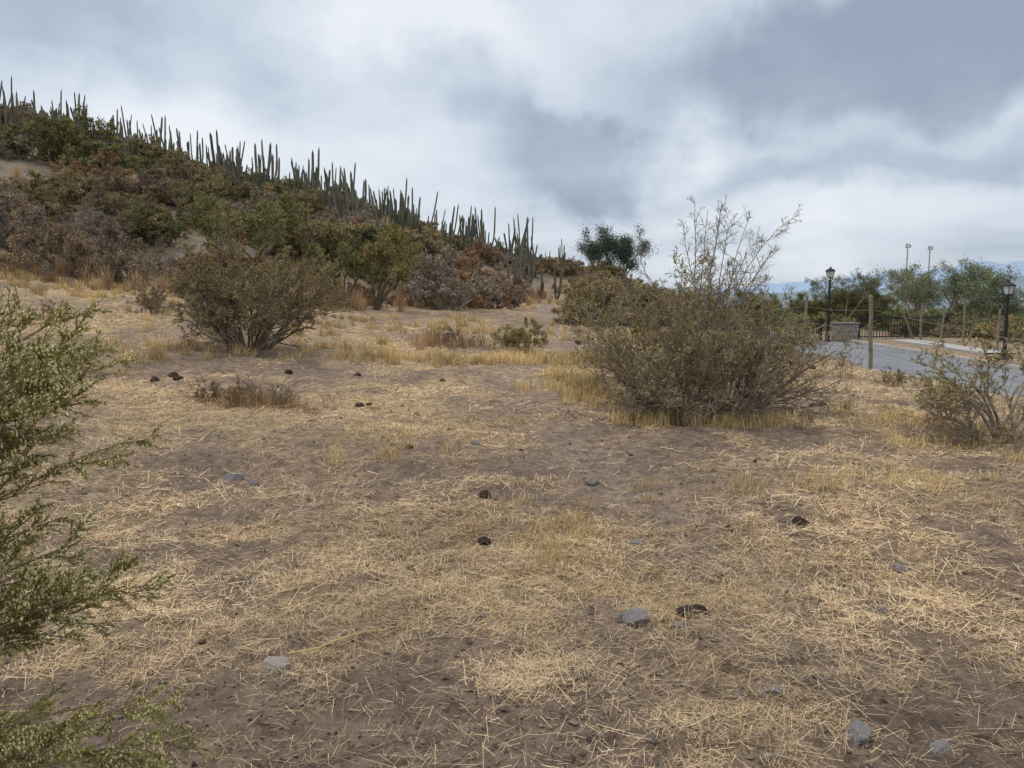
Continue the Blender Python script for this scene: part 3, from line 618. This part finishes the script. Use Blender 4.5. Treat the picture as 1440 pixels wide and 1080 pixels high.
def railing(name,p0,p1,h,nb,z,arch=0):
    mb=MB();p0=np.array(p0);p1=np.array(p1);L=np.linalg.norm(p1-p0);a=math.atan2(*(p1-p0)[::-1])
    def rail(zz,th):
        c=(p0+p1)/2;box(mb,(c[0],c[1],z+zz),(L,th,th),a)
    rail(.12,.05);rail(h-.12,.05);rail(h*.55,.03)
    for i in range(nb+1):
        t=i/nb;p=p0+(p1-p0)*t;th=.07 if i in(0,nb) else .02;hh=h+(.1 if i in(0,nb) else arch*math.sin(t*PI))
        box(mb,(p[0],p[1],z+hh/2+.02),(th,th+.012,hh),a)
    place(name,mb.mesh(name,[M_iron]))
railing('iron_gate',(11.5,37.0),(15.0,38.3),1.05,26,float(zroad(38)),.12)
railing('iron_railing',(16.9,38.4),(19.4,38.9),1.15,16,-.38)
railing('iron_railing',(19.45,38.95),(22.6,41.0),1.15,18,-.42)
def pillar():
    mb=MB();rg=np.random.default_rng(4)
    box(mb,(0,0,.40),(1.05,.6,.84),0,0)
    for iz in range(4):
        for ix in range(5):
            for sy in (-1,1):
                s=np.array([.23,.10,.21])*rg.uniform(.8,1.05,3)
                c=np.array([-.44+ix*.22+(.06 if iz%2 else 0)*(-1 if ix==4 else 1),sy*.29,.11+iz*.215])
                bm=bmesh.new();bmesh.ops.create_icosphere(bm,subdivisions=1,radius=.56)
                v=np.array([np.array(q.co)*s*rg.uniform(.9,1.08) for q in bm.verts])+c;f=np.array([[w.index for w in q.verts] for q in bm.faces]);bm.free();mb.add(v,f,0)
    box(mb,(0,0,.885),(1.14,.70,.08),0,0)
    put_on('stone_pillar',mb.mesh('stone_pillar',[M_stone,M_conc]),16.15,38.3,1,.15,-.02)
pillar()
for x,y in [(60,121),(66,126)]:
    mb=MB();h=24.2
    lathe(mb,[(.22,0),(.16,h*.5),(.09,h)],8);box(mb,(0,0,h+.1),(.8,.15,.12));box(mb,(0,0,h+.55),(.6,.15,.12))
    for k in (-.25,.25): box(mb,(k,-.2,h+.32),(.22,.2,.28))
    place('floodlight_mast',mb.mesh('floodlight_mast',[M_conc]),(x,y,-15))

# ------------------------------------------------------------------ world
w=bpy.data.worlds.new('World');scene.world=w;w.use_nodes=True;nt=w.node_tree;nt.nodes.clear()
SUN_EL=math.radians(55);SUN_AZ=math.radians(-70)
out=nt.nodes.new('ShaderNodeOutputWorld');sky=nt.nodes.new('ShaderNodeTexSky');sky.sky_type='NISHITA';sky.sun_disc=False;sky.sun_elevation=SUN_EL;sky.sun_rotation=SUN_AZ
b1=nt.nodes.new('ShaderNodeBackground');b1.inputs[1].default_value=.12;nt.links.new(sky.outputs[0],b1.inputs[0])
tc=nt.nodes.new('ShaderNodeTexCoord')
def VM(op,a=None,b=None):
    n=nt.nodes.new('ShaderNodeVectorMath');n.operation=op
    for i,v in enumerate((a,b)):
        if v is None:continue
        if isinstance(v,(tuple,list)): n.inputs[i].default_value=v
        else: nt.links.new(v,n.inputs[i])
    return n
def MM(op,a,b=None,c=None):
    n=nt.nodes.new('ShaderNodeMath');n.operation=op
    for i,v in enumerate((a,b,c)):
        if v is None:continue
        if isinstance(v,(int,float)): n.inputs[i].default_value=v
        else: nt.links.new(v,n.inputs[i])
    return n.outputs[0]
G=tc.outputs['Generated']
sep=nt.nodes.new('ShaderNodeSeparateXYZ');nt.links.new(G,sep.inputs[0])
den=MM('ADD',MM('ABSOLUTE',sep.outputs[2]),.16)
cmb=nt.nodes.new('ShaderNodeCombineXYZ');nt.links.new(MM('DIVIDE',sep.outputs[0],den),cmb.inputs[0]);nt.links.new(MM('DIVIDE',sep.outputs[1],den),cmb.inputs[1])
def NZ(vec,sc,det,ro=.5,dist=0):
    n=nt.nodes.new('ShaderNodeTexNoise');n.inputs['Scale'].default_value=sc;n.inputs['Detail'].default_value=det;n.inputs['Roughness'].default_value=ro;n.inputs['Distortion'].default_value=dist
    nt.links.new(vec,n.inputs['Vector']);return n
n1=NZ(cmb.outputs[0],.9,6,.52,.3)
nw=NZ(G,4.5,5,.58)
wv=VM('SCALE',VM('SUBTRACT',nw.outputs['Color'],(.5,.5,.5)).outputs[0]);wv.inputs['Scale'].default_value=.26
dw=VM('ADD',G,wv.outputs[0]).outputs[0]
val=MM('ADD',.58,MM('MULTIPLY',MM('SUBTRACT',n1.outputs['Fac'],.5),.9))
val=MM('ADD',val,MM('MULTIPLY',MM('SUBTRACT',nw.outputs['Fac'],.5),.6))
def blob(u,s,ru,rs,wt,soft=1.3,lo=.3):
    global val
    d=np.array([u,1,s]);d=d/np.linalg.norm(d)
    a=VM('SUBTRACT',dw,tuple(float(q) for q in d));m=VM('MULTIPLY',a.outputs[0],(1/ru,1/ (ru*1.2),1/rs));l=VM('LENGTH',m.outputs[0])
    mr=nt.nodes.new('ShaderNodeMapRange');mr.interpolation_type='SMOOTHSTEP';mr.inputs['From Min'].default_value=lo;mr.inputs['From Max'].default_value=soft;mr.inputs['To Min'].default_value=wt;mr.inputs['To Max'].default_value=0
    nt.links.new(l.outputs['Value'],mr.inputs['Value']);val=MM('ADD',val,mr.outputs[0])
blob(.09,.19,.13,.07,-.40,1.15,.5);blob(.48,.30,.30,.08,-.46,1.25,.5);blob(.52,.165,.24,.035,-.26);blob(-.06,.26,.10,.05,-.12);blob(.02,.13,.10,.03,-.15)
blob(.21,.22,.07,.07,.30);blob(-.26,.15,.26,.10,.15);blob(-.12,.33,.18,.06,.34);blob(-.62,.34,.2,.08,-.16);blob(-.45,.22,.2,.05,.12);blob(.3,.11,.2,.03,.1)
rp=ramp(nt,[(.10,(.32,.375,.47)),(.36,(.47,.535,.635)),(.62,(.66,.72,.80)),(.90,(.84,.87,.91))]);nt.links.new(val,rp.inputs[0])
b2=nt.nodes.new('ShaderNodeBackground');nt.links.new(rp.outputs[0],b2.inputs[0])
# overcast skies are brighter towards the zenith
zr=nt.nodes.new('ShaderNodeMapRange');zr.interpolation_type='SMOOTHSTEP';zr.inputs['From Min'].default_value=.38;zr.inputs['From Max'].default_value=.95;zr.inputs['To Min'].default_value=1.06;zr.inputs['To Max'].default_value=1.9
nt.links.new(sep.outputs[2],zr.inputs['Value']);nt.links.new(zr.outputs[0],b2.inputs[1])
mx=nt.nodes.new('ShaderNodeMixShader');mx.inputs[0].default_value=.90
nt.links.new(b1.outputs[0],mx.inputs[1]);nt.links.new(b2.outputs[0],mx.inputs[2]);nt.links.new(mx.outputs[0],out.inputs[0])

sd=bpy.data.lights.new('sun','SUN');sd.energy=1.5;sd.angle=math.radians(12);sd.color=(1,.94,.86)
so=bpy.data.objects.new('sun',sd);COL.objects.link(so)
from mathutils import Vector
dirv=Vector((math.sin(SUN_AZ)*math.cos(SUN_EL),math.cos(SUN_AZ)*math.cos(SUN_EL),math.sin(SUN_EL)))
so.rotation_euler=dirv.to_track_quat('Z','Y').to_euler();so.location=(0,0,50)

cam=bpy.data.cameras.new('camera');cam.sensor_width=36;cam.lens=27.7;cam.clip_start=.05;cam.clip_end=20000
co=bpy.data.objects.new('camera',cam);COL.objects.link(co);co.location=(0,0,1.6);co.rotation_euler=(math.radians(90-6.2),0,0)
scene.camera=co
scene.view_settings.view_transform='Standard';scene.view_settings.look='None';scene.view_settings.exposure=0
